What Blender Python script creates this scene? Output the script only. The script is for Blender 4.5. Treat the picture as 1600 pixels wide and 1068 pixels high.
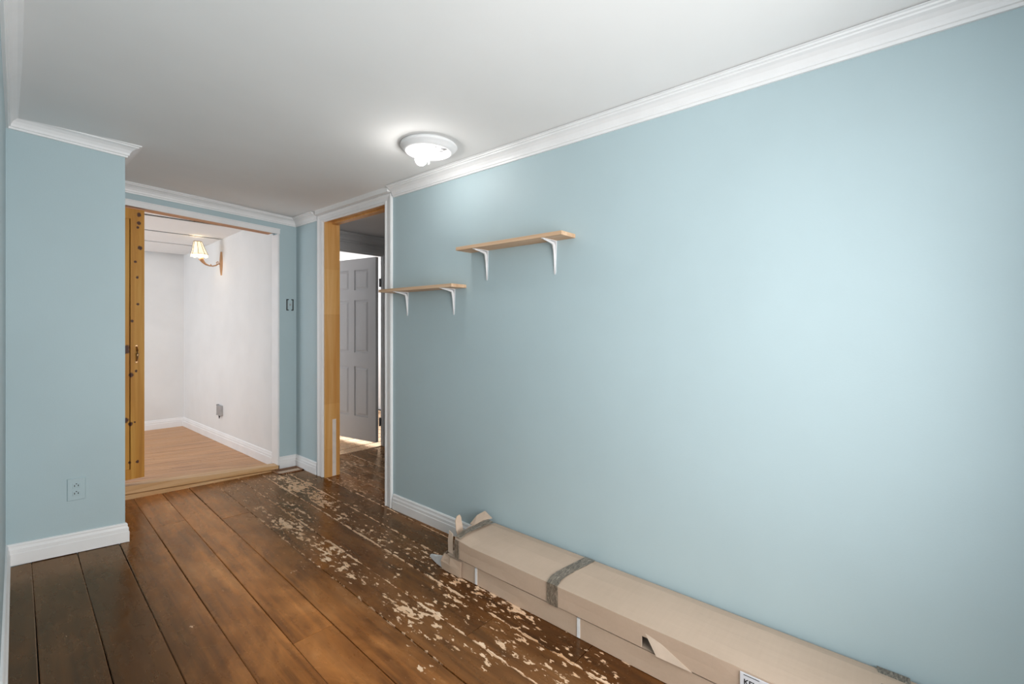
import bpy, bmesh, math, random
from mathutils import Vector, Matrix, noise
random.seed(7)
for o in list(bpy.data.objects): bpy.data.objects.remove(o, do_unlink=True)
SC = bpy.context.scene; COL = SC.collection

# ---------------------------------------------------------------- camera
F_PX = 710.0; HOR = 507.0
YAW = math.atan(838 / F_PX)
cd = bpy.data.cameras.new('camera'); cam = bpy.data.objects.new('camera', cd); COL.objects.link(cam)
cam.location = (0, 0, 1.254); cam.rotation_euler = (math.pi / 2, 0, -YAW)
cd.sensor_width = 36; cd.sensor_fit = 'HORIZONTAL'; cd.lens = 36 * F_PX / 1600
cd.shift_y = (HOR - 534) / 1600; cd.clip_start = 0.01
SC.camera = cam

# ---------------------------------------------------------------- light
SC.view_settings.view_transform = 'Standard'; SC.view_settings.look = 'None'
SC.view_settings.gamma = 1; SC.view_settings.use_curve_mapping = False
SC.view_settings.exposure = 0.42
world = bpy.data.worlds.new('world'); SC.world = world; world.use_nodes = True
bg = world.node_tree.nodes['Background']; bg.inputs[0].default_value = (0.85, 0.92, 1, 1); bg.inputs[1].default_value = 0.8

def area(name, loc, rot, sx, sy, power, col=(1, 1, 1)):
    l = bpy.data.lights.new(name, 'AREA'); l.shape = 'RECTANGLE'; l.size = sx; l.size_y = sy
    l.energy = power; l.color = col
    o = bpy.data.objects.new(name, l); COL.objects.link(o); o.location = loc; o.rotation_euler = rot
    return o
H = math.pi / 2
# daylight entering the window behind the photographer (faces +y)
rw = area('daylight_rear_window', (0.72, -0.60, 1.22), (H, 0, 0), 1.35, 1.4, 27, (1.0, 0.985, 0.96)); rw.data.spread = math.radians(139)
# added fill light, set at a made-up side window beyond the left wall
area('added_side_fill', (-1.32, -0.08, 1.35), (H, 0, -H), 0.8, 1.1, 11.5, (1.0, 0.985, 0.96))
# daylight in the white room and in the bedroom behind the hall
area('daylight_white_room', (-0.93, 5.5, 1.25), (H, 0, -H), 1.5, 1.5, 25, (0.89, 0.955, 1))
area('daylight_bedroom', (3.3, 7.2, 1.4), (-H, 0, 0), 1.1, 1.3, 32, (1, 1, 1))

# ---------------------------------------------------------------- material helpers
def lin(h):
    h = h.lstrip('#'); r = [int(h[i:i + 2], 16) / 255 for i in (0, 2, 4)]
    return tuple((c / 12.92 if c <= 0.04045 else ((c + 0.055) / 1.055) ** 2.4) for c in r) + (1,)
class NT:
    def __init__(s, name):
        s.m = bpy.data.materials.new(name); s.m.use_nodes = True; s.t = s.m.node_tree
        s.b = s.t.nodes['Principled BSDF']
    def n(s, typ, **kw):
        x = s.t.nodes.new(typ)
        for k, v in kw.items():
            if isinstance(k, str) and hasattr(x, k): setattr(x, k, v)
        return x
    def l(s, a, b): s.t.links.new(a, b)
    def geo(s): 
        return s.n('ShaderNodeNewGeometry').outputs['Position']
    def mapped(s, src, scale=(1, 1, 1), rot=(0, 0, 0), loc=(0, 0, 0)):
        mp = s.n('ShaderNodeMapping'); s.l(src, mp.inputs[0])
        mp.inputs['Scale'].default_value = scale; mp.inputs['Rotation'].default_value = rot; mp.inputs['Location'].default_value = loc
        return mp.outputs[0]
    def noise(s, vec, scale=5, detail=4, rough=0.55, dist=0):
        x = s.n('ShaderNodeTexNoise'); s.l(vec, x.inputs['Vector'])
        x.inputs['Scale'].default_value = scale; x.inputs['Detail'].default_value = detail
        x.inputs['Roughness'].default_value = rough; x.inputs['Distortion'].default_value = dist
        return x.outputs[0]
    def ramp(s, fac, stops):
        x = s.n('ShaderNodeValToRGB'); s.l(fac, x.inputs[0]); e = x.color_ramp.elements
        while len(e) < len(stops): e.new(0.5)
        for q, (p, c) in zip(e, stops): q.position = p; q.color = c if len(c) == 4 else tuple(c) + (1,)
        return x.outputs[0]
    def math(s, op, a, b=None, c=None, clamp=False):
        x = s.n('ShaderNodeMath'); x.operation = op; x.use_clamp = clamp
        for i, v in enumerate((a, b, c)):
            if v is None: continue
            if isinstance(v, (int, float)): x.inputs[i].default_value = v
            else: s.l(v, x.inputs[i])
        return x.outputs[0]
    def mix(s, fac, a, b, mode='MIX'):
        x = s.n('ShaderNodeMix'); x.data_type = 'RGBA'; x.blend_type = mode
        for i, v in ((0, fac), (6, a), (7, b)):
            if isinstance(v, (int, float)): x.inputs[i].default_value = v
            elif isinstance(v, tuple): x.inputs[i].default_value = v
            else: s.l(v, x.inputs[i])
        return x.outputs[2]
    def bump(s, h, strength=0.2, dist=0.01):
        x = s.n('ShaderNodeBump'); s.l(h, x.inputs['Height']); x.inputs['Strength'].default_value = strength
        x.inputs['Distance'].default_value = dist; s.l(x.outputs[0], s.b.inputs['Normal'])
    def color(s, c):
        if isinstance(c, tuple): s.b.inputs['Base Color'].default_value = c
        else: s.l(c, s.b.inputs['Base Color'])
    def rough(s, r):
        if isinstance(r, (int, float)): s.b.inputs['Roughness'].default_value = r
        else: s.l(r, s.b.inputs['Roughness'])

def m_paint(name, col, rough=0.6, var=0.05, bump=0.06, scale=2.0):
    t = NT(name); p = t.geo()
    a = t.noise(p, scale, 3)
    c = t.ramp(a, [(0.3, tuple(x * (1 - var) for x in col[:3])), (0.7, tuple(min(1, x * (1 + var)) for x in col[:3]))])
    t.color(c); t.rough(rough); t.bump(t.noise(p, 160, 2), bump, 0.002); return t.m
M = {}
M['blue'] = m_paint('blue_wall_paint', (0.445, 0.56, 0.598, 1), 0.55, 0.025, 0.10)
M['ceil'] = m_paint('ceiling_paint', (0.84, 0.84, 0.84, 1), 0.85, 0.02, 0.05)
M['trim'] = m_paint('white_trim_paint', (0.85, 0.85, 0.86, 1), 0.4, 0.03, 0.02, 6)
M['white'] = m_paint('white_wall_paint', (0.76, 0.765, 0.77, 1), 0.5, 0.03, 0.04, 3)
M['grey'] = m_paint('hall_grey_paint', (0.70, 0.70, 0.71, 1), 0.6, 0.03, 0.04)
M['door'] = m_paint('white_door_paint', (0.66, 0.66, 0.68, 1), 0.45, 0.02, 0.03, 4)
M['dark'] = m_paint('dark_gap', (0.012, 0.009, 0.007, 1), 0.9, 0.1, 0)

def m_floor():
    t = NT('worn_brown_floor_paint'); p = t.geo()
    sep = t.n('ShaderNodeSeparateXYZ'); t.l(p, sep.inputs[0]); X, Y = sep.outputs[0], sep.outputs[1]
    uu = t.math('SUBTRACT', X, t.math('MULTIPLY', Y, 0.0389))
    rot = t.mapped(p, rot=(0, 0, 0.0389))
    inf = t.n('ShaderNodeObjectInfo').outputs['Random']
    # plank-wise shift of the patterns
    off = t.n('ShaderNodeCombineXYZ'); t.l(t.math('MULTIPLY', inf, 13.0), off.inputs[1]); t.l(t.math('MULTIPLY', inf, 5.0), off.inputs[2])
    add = t.n('ShaderNodeVectorMath'); add.operation = 'ADD'; t.l(rot, add.inputs[0]); t.l(off.outputs[0], add.inputs[1])
    pv = add.outputs[0]
    grain = t.noise(t.mapped(pv, (38, 1.6, 1)), 1.0, 6, 0.6, 0.4)
    cloud = t.noise(t.mapped(pv, (5, 1.7, 1)), 1.0, 5, 0.62, 0.5)
    base = t.ramp(cloud, [(0.28, lin('#2f1a0e')), (0.45, lin('#5a3519')), (0.58, lin('#84552e')), (0.78, lin('#a87a50'))])
    base = t.mix(0.40, base, t.ramp(grain, [(0.3, lin('#2a1509')), (0.7, lin('#8a5527'))]), 'MIX')
    hsv = t.n('ShaderNodeHueSaturation'); t.l(base, hsv.inputs['Color'])
    hsv.inputs['Saturation'].default_value = 1.0
    wear_sheen = t.n('ShaderNodeValToRGB'); t.l(t.math('DIVIDE', uu, 2.4), wear_sheen.inputs[0])     # mid-room wear plus the white room's sheen painted in as paler planks
    el = wear_sheen.color_ramp.elements; el[0].position = 0.12; el[0].color = (.50, .42, .38, 1); el[1].position = 1; el[1].color = (.95, .95, .95, 1)
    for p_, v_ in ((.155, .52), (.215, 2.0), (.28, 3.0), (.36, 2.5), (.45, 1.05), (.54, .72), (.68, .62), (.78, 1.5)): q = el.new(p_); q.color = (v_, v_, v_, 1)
    t.l(t.math('MULTIPLY', wear_sheen.outputs[0], t.math('ADD', 0.85, t.math('MULTIPLY', inf, 0.35))), hsv.inputs['Value'])
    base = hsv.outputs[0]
    # wear: traffic lane through the middle/right of the room, plus heavier patches
    lane = t.n('ShaderNodeMapRange'); lane.interpolation_type = 'SMOOTHSTEP'; t.l(uu, lane.inputs[0])
    lane.inputs[1].default_value = 0.80; lane.inputs[2].default_value = 1.15; lane.inputs[3].default_value = 0; lane.inputs[4].default_value = 1
    acc = t.math('MULTIPLY', lane.outputs[0], 0.085)
    for (cu, cy, su, sy, am) in [(1.47, 3.45, .075, .42, .24), (1.12, 2.95, .07, .28, .20), (1.13, 2.25, .06, .40, .15), (1.13, 1.55, .06, .25, .12),
                                 (1.26, 3.3, .05, .3, .10), (1.45, 2.7, .06, .4, .09), (1.47, 1.9, .06, .5, .08), (1.30, 1.25, .12, .35, .09), (1.45, 1.35, .10, .5, .08), (1.78, 3.2, .06, .5, .11), (2.1, 3.7, .25, .25, .10)]:
        du = t.math('DIVIDE', t.math('SUBTRACT', uu, cu), su); dy = t.math('DIVIDE', t.math('SUBTRACT', Y, cy), sy)
        r2 = t.math('ADD', t.math('MULTIPLY', du, du), t.math('MULTIPLY', dy, dy))
        acc = t.math('ADD', acc, t.math('MULTIPLY', t.math('EXPONENT', t.math('MULTIPLY', r2, -0.7)), am))
    # seam edges wear first
    uvn = t.n('ShaderNodeUVMap'); uvn.uv_map = 'UVMap'; su_ = t.n('ShaderNodeSeparateXYZ'); t.l(uvn.outputs[0], su_.inputs[0])
    e = t.math('ABSOLUTE', t.math('SUBTRACT', su_.outputs[0], 0.5))
    eg = t.n('ShaderNodeMapRange'); t.l(e, eg.inputs[0]); eg.inputs[1].default_value = 0.455; eg.inputs[2].default_value = 0.5
    eg.inputs[3].default_value = 0; eg.inputs[4].default_value = 0.21
    acc = t.math('ADD', acc, t.math('MULTIPLY', eg.outputs[0], t.math('ADD', t.math('MULTIPLY', lane.outputs[0], 0.85), 0.15)))
    fl = t.noise(t.mapped(rot, (52, 20, 1)), 1.0, 5, 0.60, 0.2)
    big = t.noise(t.mapped(rot, (9, 4, 1), loc=(3, 1, 0)), 1.0, 2, 0.5)
    fl = t.math('ADD', fl, t.math('MULTIPLY', t.math('SUBTRACT', big, 0.5), 0.45))
    fl = t.math('ADD', fl, acc)
    mask = t.n('ShaderNodeMapRange'); t.l(fl, mask.inputs[0]); mask.inputs[1].default_value = 0.764; mask.inputs[2].default_value = 0.78
    # small chips scattered everywhere
    chip = t.noise(t.mapped(rot, (95, 55, 1), loc=(7, 3, 0)), 1.0, 2, 0.5)
    cm = t.n('ShaderNodeMapRange'); t.l(chip, cm.inputs[0]); cm.inputs[1].default_value = 0.775; cm.inputs[2].default_value = 0.80
    mk = t.math('MAXIMUM', mask.outputs[0], cm.outputs[0])
    bare = t.ramp(grain, [(0.3, lin('#d6a980')), (0.7, lin('#f6d9bb'))])
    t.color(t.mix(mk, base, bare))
    rg = t.noise(t.mapped(pv, (14, 6, 1)), 1.0, 4, 0.6)
    r = t.n('ShaderNodeMapRange'); t.l(rg, r.inputs[0]); r.inputs[1].default_value = 0.3; r.inputs[2].default_value = 0.7
    r.inputs[3].default_value = 0.18; r.inputs[4].default_value = 0.36
    gl_r = t.mix(mk, r.outputs[0], (0.6, 0.6, 0.6, 1)); t.rough(0.7)
    t.b.inputs['Specular IOR Level'].default_value = 0.0
    # amber varnish: reflections are tinted by the aged finish
    gl = t.n('ShaderNodeBsdfAnisotropic'); gl.inputs['Color'].default_value = (1, .76, .54, 1); t.l(gl_r, gl.inputs['Roughness'])
    fr = t.n('ShaderNodeFresnel'); fr.inputs[0].default_value = 1.60
    ms = t.n('ShaderNodeMixShader'); t.l(t.math('MULTIPLY', fr.outputs[0], t.math('SUBTRACT', 1.0, t.math('MULTIPLY', mk, .7))), ms.inputs[0]); t.l(t.b.outputs[0], ms.inputs[1]); t.l(gl.outputs[0], ms.inputs[2])
    t.l(ms.outputs[0], t.t.nodes['Material Output'].inputs[0])
    hgt = t.math('SUBTRACT', t.math('ADD', t.math('MULTIPLY', grain, 0.25), t.math('MULTIPLY', cloud, 0.9)), t.math('MULTIPLY', mk, 0.35))
    t.bump(hgt, 0.20, 0.004)
    for l_ in list(t.b.inputs['Normal'].links): t.l(l_.from_socket, gl.inputs['Normal']); t.l(l_.from_socket, fr.inputs['Normal'])
    return t.m
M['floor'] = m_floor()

def m_wood(name, c1, c2, c3, sc=(1, 30, 30), rough=0.45, axis_rot=(0, 0, 0), grain_s=1.0, knots=None):
    t = NT(name); tc = t.n('ShaderNodeTexCoord').outputs['Object']
    inf = t.n('ShaderNodeObjectInfo').outputs['Random']
    off = t.n('ShaderNodeCombineXYZ'); t.l(t.math('MULTIPLY', inf, 17.0), off.inputs[0]); t.l(t.math('MULTIPLY', inf, 9.0), off.inputs[2])
    add = t.n('ShaderNodeVectorMath'); add.operation = 'ADD'; t.l(tc, add.inputs[0]); t.l(off.outputs[0], add.inputs[1])
    g = t.noise(t.mapped(add.outputs[0], sc), grain_s, 6, 0.6, 0.6)
    c = t.ramp(g, [(0.25, c1), (0.5, c2), (0.75, c3)])
    if name == 'pine_jamb':      # finger-jointed lengths differ in tone
        sj = t.n('ShaderNodeSeparateXYZ'); t.l(t.geo(), sj.inputs[0])
        wn = t.n('ShaderNodeTexWhiteNoise'); wn.noise_dimensions = '1D'; t.l(t.math('FLOOR', t.math('DIVIDE', t.math('ADD', sj.outputs[2], .14), 0.37)), wn.inputs['W'])
        c = t.mix(t.math('MULTIPLY', wn.outputs[0], 0.32), c, lin('#b97a36'))
    if knots:
        kn = t.noise(t.geo(), 70, 2)
        for (kx, kz, r) in knots:     # fixed dark knots in the board
            sp = t.n('ShaderNodeSeparateXYZ'); t.l(t.geo(), sp.inputs[0])
            dx = t.math('DIVIDE', t.math('SUBTRACT', sp.outputs[0], kx), r); dz = t.math('DIVIDE', t.math('SUBTRACT', sp.outputs[2], kz), r * 1.15)
            d = t.math('ADD', t.math('MULTIPLY', t.math('SUBTRACT', kn, 0.5), 1.1), t.math('SQRT', t.math('ADD', t.math('MULTIPLY', dx, dx), t.math('MULTIPLY', dz, dz))))
            mr = t.n('ShaderNodeMapRange'); t.l(d, mr.inputs[0]); mr.inputs[1].default_value = 1.15; mr.inputs[2].default_value = 0.75
            c = t.mix(mr.outputs[0], c, lin('#4f260c'))
    t.color(c); t.rough(rough); t.bump(g, 0.08, 0.003); return t.m
M['shelf'] = m_wood('raw_pine_shelf', lin('#bd9472'), lin('#d2af8e'), lin('#e4c8ab'), (30, 1.2, 30), 0.6)
M['jamb'] = m_wood('pine_jamb', lin('#cf8f45'), lin('#e0ab66'), lin('#edc188'), (22, 22, 1.0), 0.5)
M['header'] = m_wood('pine_header', lin('#8a4f1c'), lin('#b77a3c'), lin('#d09a60'), (1.0, 26, 26), 0.5)
M['sill'] = m_wood('pine_sill', lin('#b98a5a'), lin('#d3a877'), lin('#e3c199'), (1.0, 26, 26), 0.45)
M['board'] = m_wood('oak_floor_board', lin('#94602c'), lin('#bf8548'), lin('#dba56a'), (1.4, 34, 30), 0.33)
M['pine'] = m_wood('varnished_knotty_pine', lin('#ab6d1c'), lin('#c98c30'), lin('#dba64b'), (20, 20, 1.0), 0.55,
                   knots=[(.752, 2.035, .013), (.751, 1.975, .012), (.744, 1.945, .008), (.757, 1.80, .013), (.731, 1.70, .008), (.742, 1.59, .009),
                          (.675, 1.08, .028), (.708, .90, .014), (.735, .925, .008), (.677, .585, .018), (.705, .555, .012), (.728, .565, .006),
                          (.70, .285, .008), (.742, .283, .010), (.745, 1.40, .008), (.713, 1.28, .009)])

def m_simple(name, col, rough=0.5, metal=0.0, emit=None, strength=0):
    t = NT(name); p = t.geo(); a = t.noise(p, 25, 3)
    t.color(t.ramp(a, [(0.3, tuple(x * 0.93 for x in col[:3])), (0.7, tuple(min(1, x * 1.05) for x in col[:3]))]))
    t.rough(rough); t.b.inputs['Metallic'].default_value = metal
    if emit:
        t.b.inputs['Emission Color'].default_value = emit; t.b.inputs['Emission Strength'].default_value = strength
    return t.m
M['bracket'] = m_simple('white_enamel_metal', (0.80, 0.80, 0.82), 0.35)
M['screw'] = m_simple('dull_steel', (0.25, 0.25, 0.26), 0.4, 0.8)
M['steel'] = m_simple('galvanised_steel', (0.42, 0.42, 0.43), 0.45, 0.6)
M['hinge'] = m_simple('dark_hinge_metal', (0.10, 0.10, 0.11), 0.4, 0.6)
M['bronze'] = m_simple('antique_bronze', (0.42, 0.25, 0.12), 0.3, 0.85)
M['gilt'] = m_simple('antique_gilt', (0.52, 0.31, 0.17), 0.4, 0.55)
M['slot'] = m_simple('black_slot', (0.01, 0.01, 0.012), 0.6)
M['bulb'] = m_simple('lit_bulb', (1, 1, 1), 0.3, 0, (1, 0.97, 0.93, 1), 52)
M['shade'] = m_simple('lit_shade_fabric', (0.95, 0.85, 0.65), 0.8, 0, (1, 0.84, 0.58, 1), 0.5)
M['fringe'] = m_simple('pale_fringe', (0.92, 0.86, 0.76), 0.7, 0, (1, 0.88, 0.70, 1), 0.35)
M['piping'] = m_simple('tan_piping', (0.30, 0.18, 0.08), 0.7)
M['paper'] = m_simple('white_label_paper', (0.74, 0.75, 0.80), 0.6)
M['ink'] = m_simple('black_ink', (0.02, 0.02, 0.025), 0.6)
M['strap'] = m_simple('white_plastic_strap', (0.80, 0.81, 0.83), 0.4)
M['vent'] = m_wood('wood_register', lin('#6e4527'), lin('#8a5c38'), lin('#a87a52'), (30, 3, 30), 0.4)
M['slat'] = m_simple('tan_register_slat', (0.80, 0.62, 0.47), 0.4)
M['patch'] = m_simple('pale_primer', (0.80, 0.72, 0.66), 0.5)
M['cream'] = m_simple('inner_card', (0.62, 0.50, 0.40), 0.8)
M['foam'] = m_simple('white_foam_sheet', (0.70, 0.71, 0.73), 0.6)

def m_card():
    t = NT('brown_cardboard'); p = t.geo()
    a = t.noise(t.mapped(p, (2.0, 1.2, 4)), 1.5, 4); g = t.noise(t.mapped(p, (6, 90, 90)), 1.0, 3)
    c = t.ramp(a, [(0.3, lin('#bda692')), (0.7, lin('#ccb4a0'))])
    c = t.mix(0.04, c, t.ramp(g, [(0.35, lin('#8e775f')), (0.65, lin('#d0b89e'))]))
    # scuffs
    s = t.noise(t.mapped(p, (16, 5, 8), loc=(2.2, .7, 0)), 1.0, 4, 0.6)
    mr = t.n('ShaderNodeMapRange'); t.l(s, mr.inputs[0]); mr.inputs[1].default_value = 0.70; mr.inputs[2].default_value = 0.80; mr.inputs[4].default_value = 0.5
    c = t.mix(mr.outputs[0], c, lin('#8b7c70'))
    t.color(c); t.rough(0.75); t.bump(t.noise(t.mapped(p, (14, 3, 14)), 1.0, 3), 0.25, 0.01); return t.m
M['card'] = m_card()
def m_tape():
    t = NT('grey_packing_tape'); p = t.geo()
    g = t.noise(t.mapped(p, (30, 120, 30)), 1.0, 5, 0.6, 1.5)
    t.color(t.ramp(g, [(0.35, lin('#4f463c')), (0.55, lin('#85796b')), (0.72, lin('#b9ab9b'))])); t.rough(0.3); t.bump(g, 0.3, 0.004); return t.m
M['tape'] = m_tape()

# ---------------------------------------------------------------- geometry helpers
def mobj(name, verts, faces, mat, parent=None, smooth=False, uvs=None):
    me = bpy.data.meshes.new(name); me.from_pydata([tuple(v) for v in verts], [], faces); me.update()
    bm = bmesh.new(); bm.from_mesh(me); bmesh.ops.recalc_face_normals(bm, faces=bm.faces); bm.to_mesh(me); bm.free()
    if mat: me.materials.append(mat)
    if smooth:
        for p in me.polygons: p.use_smooth = True
    o = bpy.data.objects.new(name, me); COL.objects.link(o)
    if parent: o.parent = parent
    return o
class B:
    def __init__(s): s.v = []; s.f = []
    def box(s, a, b, top=None, bot=None):
        """axis box; top/bot may be functions z(x,y)"""
        (x0, y0, z0), (x1, y1, z1) = a, b; i = len(s.v)
        for (x, y) in ((x0, y0), (x1, y0), (x1, y1), (x0, y1)): s.v.append((x, y, bot(x, y) if bot else z0))
        for (x, y) in ((x0, y0), (x1, y0), (x1, y1), (x0, y1)): s.v.append((x, y, top(x, y) if top else z1))
        s.f += [tuple(i + k for k in q) for q in ((0, 3, 2, 1), (4, 5, 6, 7), (0, 1, 5, 4), (1, 2, 6, 5), (2, 3, 7, 6), (3, 0, 4, 7))]; return s
    def prism(s, poly, z0, z1):
        """plan polygon; z0,z1 numbers or functions"""
        n = len(poly); i = len(s.v)
        g = lambda z, x, y: z(x, y) if callable(z) else z
        for (x, y) in poly: s.v.append((x, y, g(z0, x, y)))
        for (x, y) in poly: s.v.append((x, y, g(z1, x, y)))
        s.f.append(tuple(reversed(range(i, i + n)))); s.f.append(tuple(range(i + n, i + 2 * n)))
        for k in range(n): k2 = (k + 1) % n; s.f.append((i + k, i + k2, i + n + k2, i + n + k))
        return s
    def loft(s, rings, closed=True, caps=True):
        n = len(rings[0]); i = len(s.v)
        for r in rings: s.v += [tuple(p) for p in r]
        for a in range(len(rings) - 1):
            for k in range(n if closed else n - 1):
                k2 = (k + 1) % n; s.f.append((i + a * n + k, i + a * n + k2, i + (a + 1) * n + k2, i + (a + 1) * n + k))
        if caps: s.f.append(tuple(reversed(range(i, i + n)))); s.f.append(tuple(range(i + (len(rings) - 1) * n, i + len(rings) * n)))
        return s
    def tube(s, pts, rad, seg=10, flat=(1, 1)):
        rings = []; up = Vector((0, 0, 1))
        for j, p in enumerate(pts):
            p = Vector(p); a = Vector(pts[max(0, j - 1)]); b = Vector(pts[min(len(pts) - 1, j + 1)]); d = (b - a).normalized()
            u = d.cross(up)
            if u.length < 1e-3: u = Vector((1, 0, 0))
            u.normalize(); w = u.cross(d).normalized()
            r = rad[j] if isinstance(rad, (list, tuple)) else rad
            rings.append([p + u * math.cos(t) * r * flat[0] + w * math.sin(t) * r * flat[1] for t in [2 * math.pi * k / seg for k in range(seg)]])
        return s.loft(rings)
    def lathe(s, c, prof, seg=24, axis='z'):
        rings = []
        for (r, h) in prof:
            ring = []
            for k in range(seg):
                t = 2 * math.pi * k / seg; a, b = r * math.cos(t), r * math.sin(t)
                ring.append((c[0] + a, c[1] + b, c[2] + h) if axis == 'z' else (c[0] + h, c[1] + a, c[2] + b))
            rings.append(ring)
        return s.loft(rings)
    def sheet(s, quad_rows, th):
        """thin curved sheet: rows of points, given a thickness along the mean normal"""
        R = [[Vector(p) for p in r] for r in quad_rows]; n = len(R[0])
        nn = (R[0][-1] - R[0][0]).cross(R[-1][0] - R[0][0]).normalized() * th
        i = len(s.v)
        for r in R: s.v += [tuple(p) for p in r]
        j = len(s.v)
        for r in R: s.v += [tuple(p + nn) for p in r]
        m = len(R)
        for a in range(m - 1):
            for k in range(n - 1):
                q = (i + a * n + k, i + a * n + k + 1, i + (a + 1) * n + k + 1, i + (a + 1) * n + k); s.f.append(q)
                s.f.append(tuple(x - i + j for x in reversed(q)))
        bd = [a * n for a in range(m)] + [(m - 1) * n + k for k in range(1, n)] + [a * n + n - 1 for a in range(m - 2, -1, -1)] + [k for k in range(n - 2, 0, -1)]
        for a in range(len(bd)):
            b2 = bd[(a + 1) % len(bd)]; s.f.append((i + bd[a], i + b2, j + b2, j + bd[a]))
        return s
    def build(s, name, mat, parent=None, smooth=False, bevel=0):
        o = mobj(name, s.v, s.f, mat, parent, smooth)
        if bevel:
            bm = bmesh.new(); bm.from_mesh(o.data)
            bmesh.ops.bevel(bm, geom=[e for e in bm.edges if e.calc_face_angle(0) > 0.5], offset=bevel, segments=2, affect='EDGES', profile=0.5)
            bm.to_mesh(o.data); bm.free()
        return o
def struct(o): o['kind'] = 'structure'; return o
def thing(name, loc, label, cat, group=None):
    o = bpy.data.objects.new(name, None); COL.objects.link(o); o.location = loc; o['label'] = label; o['category'] = cat
    if group: o['group'] = group
    o.empty_display_size = 0.1
    bpy.context.view_layer.update()
    return o
def rebase(root):
    """children were modelled in world coordinates: move their data into the thing's frame"""
    T = Matrix.Translation(-Vector(root.location))
    for c in root.children_recursive:
        if c.type == 'MESH' and not c.get('rb'): c.data.transform(T); c['rb'] = 1
    for c in root.children_recursive:
        if 'rb' in c: del c['rb']
def part(root, b, name, mat, smooth=False, bevel=0, parent=None):
    return b.build(name, mat, parent or root, smooth, bevel)

W = 1.85
def zf(x, y=0): return 0.04 * (W - x)                  # floor (it drops towards the right wall)
def zc(x, y=0): return 2.122 + 0.043 * (W - x)         # foot of the crown moulding
def zt(x, y=0): return zc(x) + 0.067                   # ceiling
def zth(x, y=0): return 2.087 - 0.045 * (x - 0.66)     # underside of the opening's header
YF = 4.09

# ---------------------------------------------------------------- shell
b = B()
b.box((W, -.75, -0.08), (W + .127, 2.713, 2.34)); b.box((W, 3.588, -0.08), (W + .127, 4.205, 2.34)); b.box((W, 2.713, 2.115), (W + .127, 3.588, 2.34))
struct(b.build('wall_right', M['blue']))
b = B()
b.prism([(1.705, YF), (W, YF), (W, 4.205), (1.705, 4.205)], -0.08, 2.36)
b.box((0.0, YF, 0), (1.705, 4.205, 2.36), bot=lambda x, y: zth(x) + 0.012)
b.box((0.0, YF, -.08), (0.10, 4.205, 2.36))
struct(b.build('wall_far', M['blue']))
# block of the closet that juts out on the left
P1, P2 = (0.535, 3.262), (0.095, 3.325)
b = B().prism([P1, (0.535, YF), (0.435, YF), (0.435, 3.38), (0.10, 3.43), P2], -.08, 2.37)
struct(b.build('wall_jutting', M['blue']))
LW = lambda y: -0.034 + 0.0389 * y
b = B().prism([P2, (0.0, 3.43), (-.12, 3.43), (-.12, .45), (LW(.45), .45)], -.08, 2.38)
struct(b.build('wall_left', M['blue']))
b = B(); b.box((-1.4, .45, -.08), (-.12, .55, 2.4))
struct(b.build('wall_alcove', M['blue']))
b = B()   # near side wall with an opening made for the added fill
b.box((-1.4, -.65, -.08), (-1.3, .45, .8)); b.box((-1.4, -.65, 1.9), (-1.3, .45, 2.45)); b.box((-1.4, -.65, .8), (-1.3, -.50, 1.9)); b.box((-1.4, .34, .8), (-1.3, .45, 1.9))
struct(b.build('wall_side', M['blue']))
b = B()
b.box((-1.4, -.75, -.08), (W + .127, -.65, .50)); b.box((-1.4, -.75, 1.94), (W + .127, -.65, 2.45)); b.box((-1.4, -.75, .50), (.02, -.65, 1.94)); b.box((1.42, -.75, .50), (W + .127, -.65, 1.94))
struct(b.build('wall_near', M['blue']))
def window(name, x0, x1, z0, z1, y, axis):
    b = B(); g = lambda a0, a1, c0, c1: (b.box((a0, y - .03, c0), (a1, y + .03, c1)) if axis == 'y' else b.box((y - .03, a0, c0), (y + .03, a1, c1)))
    g(x0, x1, z0, z0 + .04); g(x0, x1, z1 - .04, z1); g(x0, x0 + .04, z0, z1); g(x1 - .04, x1, z0, z1); g(x0, x1, (z0 + z1) / 2 - .015, (z0 + z1) / 2 + .015)
    return struct(b.build(name, M['trim']))
window('window_1', .02, 1.42, .50, 1.94, -.70, 'y')
window('added_window', -.50, .34, .8, 1.9, -1.35, 'x')  # frame of the made-up window around the side fill
b = B().prism([(-1.4, -1.1), (W + .127, -1.1), (W + .127, 4.205), (-.3, 4.205), (-1.4, .5)], zt, lambda x, y: zt(x) + .08)
struct(b.build('ceiling', M['ceil']))

# white room beyond the wide opening
def zw(x, y):
    k = min(1, max(0, (y - YF) / (6.88 - YF))); near = 0.128 - 0.115 * (x - 0.66); far = -0.006 - 0.016 * (x - .78)
    return near * (1 - k) + far * k
def zwc(x, y): return 2.175 - 0.028 * (y - 5.2) 
b = B(); b.box((1.70, 4.205, -.1), (1.85, 6.88, 2.4)); struct(b.build('wall_white_room_right', M['white']))
b = B(); b.box((-1.1, 6.88, -.1), (1.85, 6.98, 2.4)); struct(b.build('wall_white_room_far', M['white']))
b = B(); b.box((-1.1, 4.205, -.1), (-1.0, 4.7, 2.4)); b.box((-1.1, 6.3, -.1), (-1.0, 6.88, 2.4)); b.box((-1.1, 4.7, -.1), (-1.0, 6.3, .45)); b.box((-1.1, 4.7, 2.05), (-1.0, 6.3, 2.4))
struct(b.build('wall_white_room_left', M['white']))
window('window_3', 4.7, 6.3, .45, 2.05, -1.05, 'x')
b = B(); b.box((-1.1, 4.105, -.1), (0.0, 4.205, 2.4)); struct(b.build('wall_white_room_near', M['white']))
b = B(); b.box((-1.1, 4.205, 2.36), (1.85, 6.98, 2.42)); cw = struct(b.build('ceiling_white_room', M['dark']))
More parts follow.
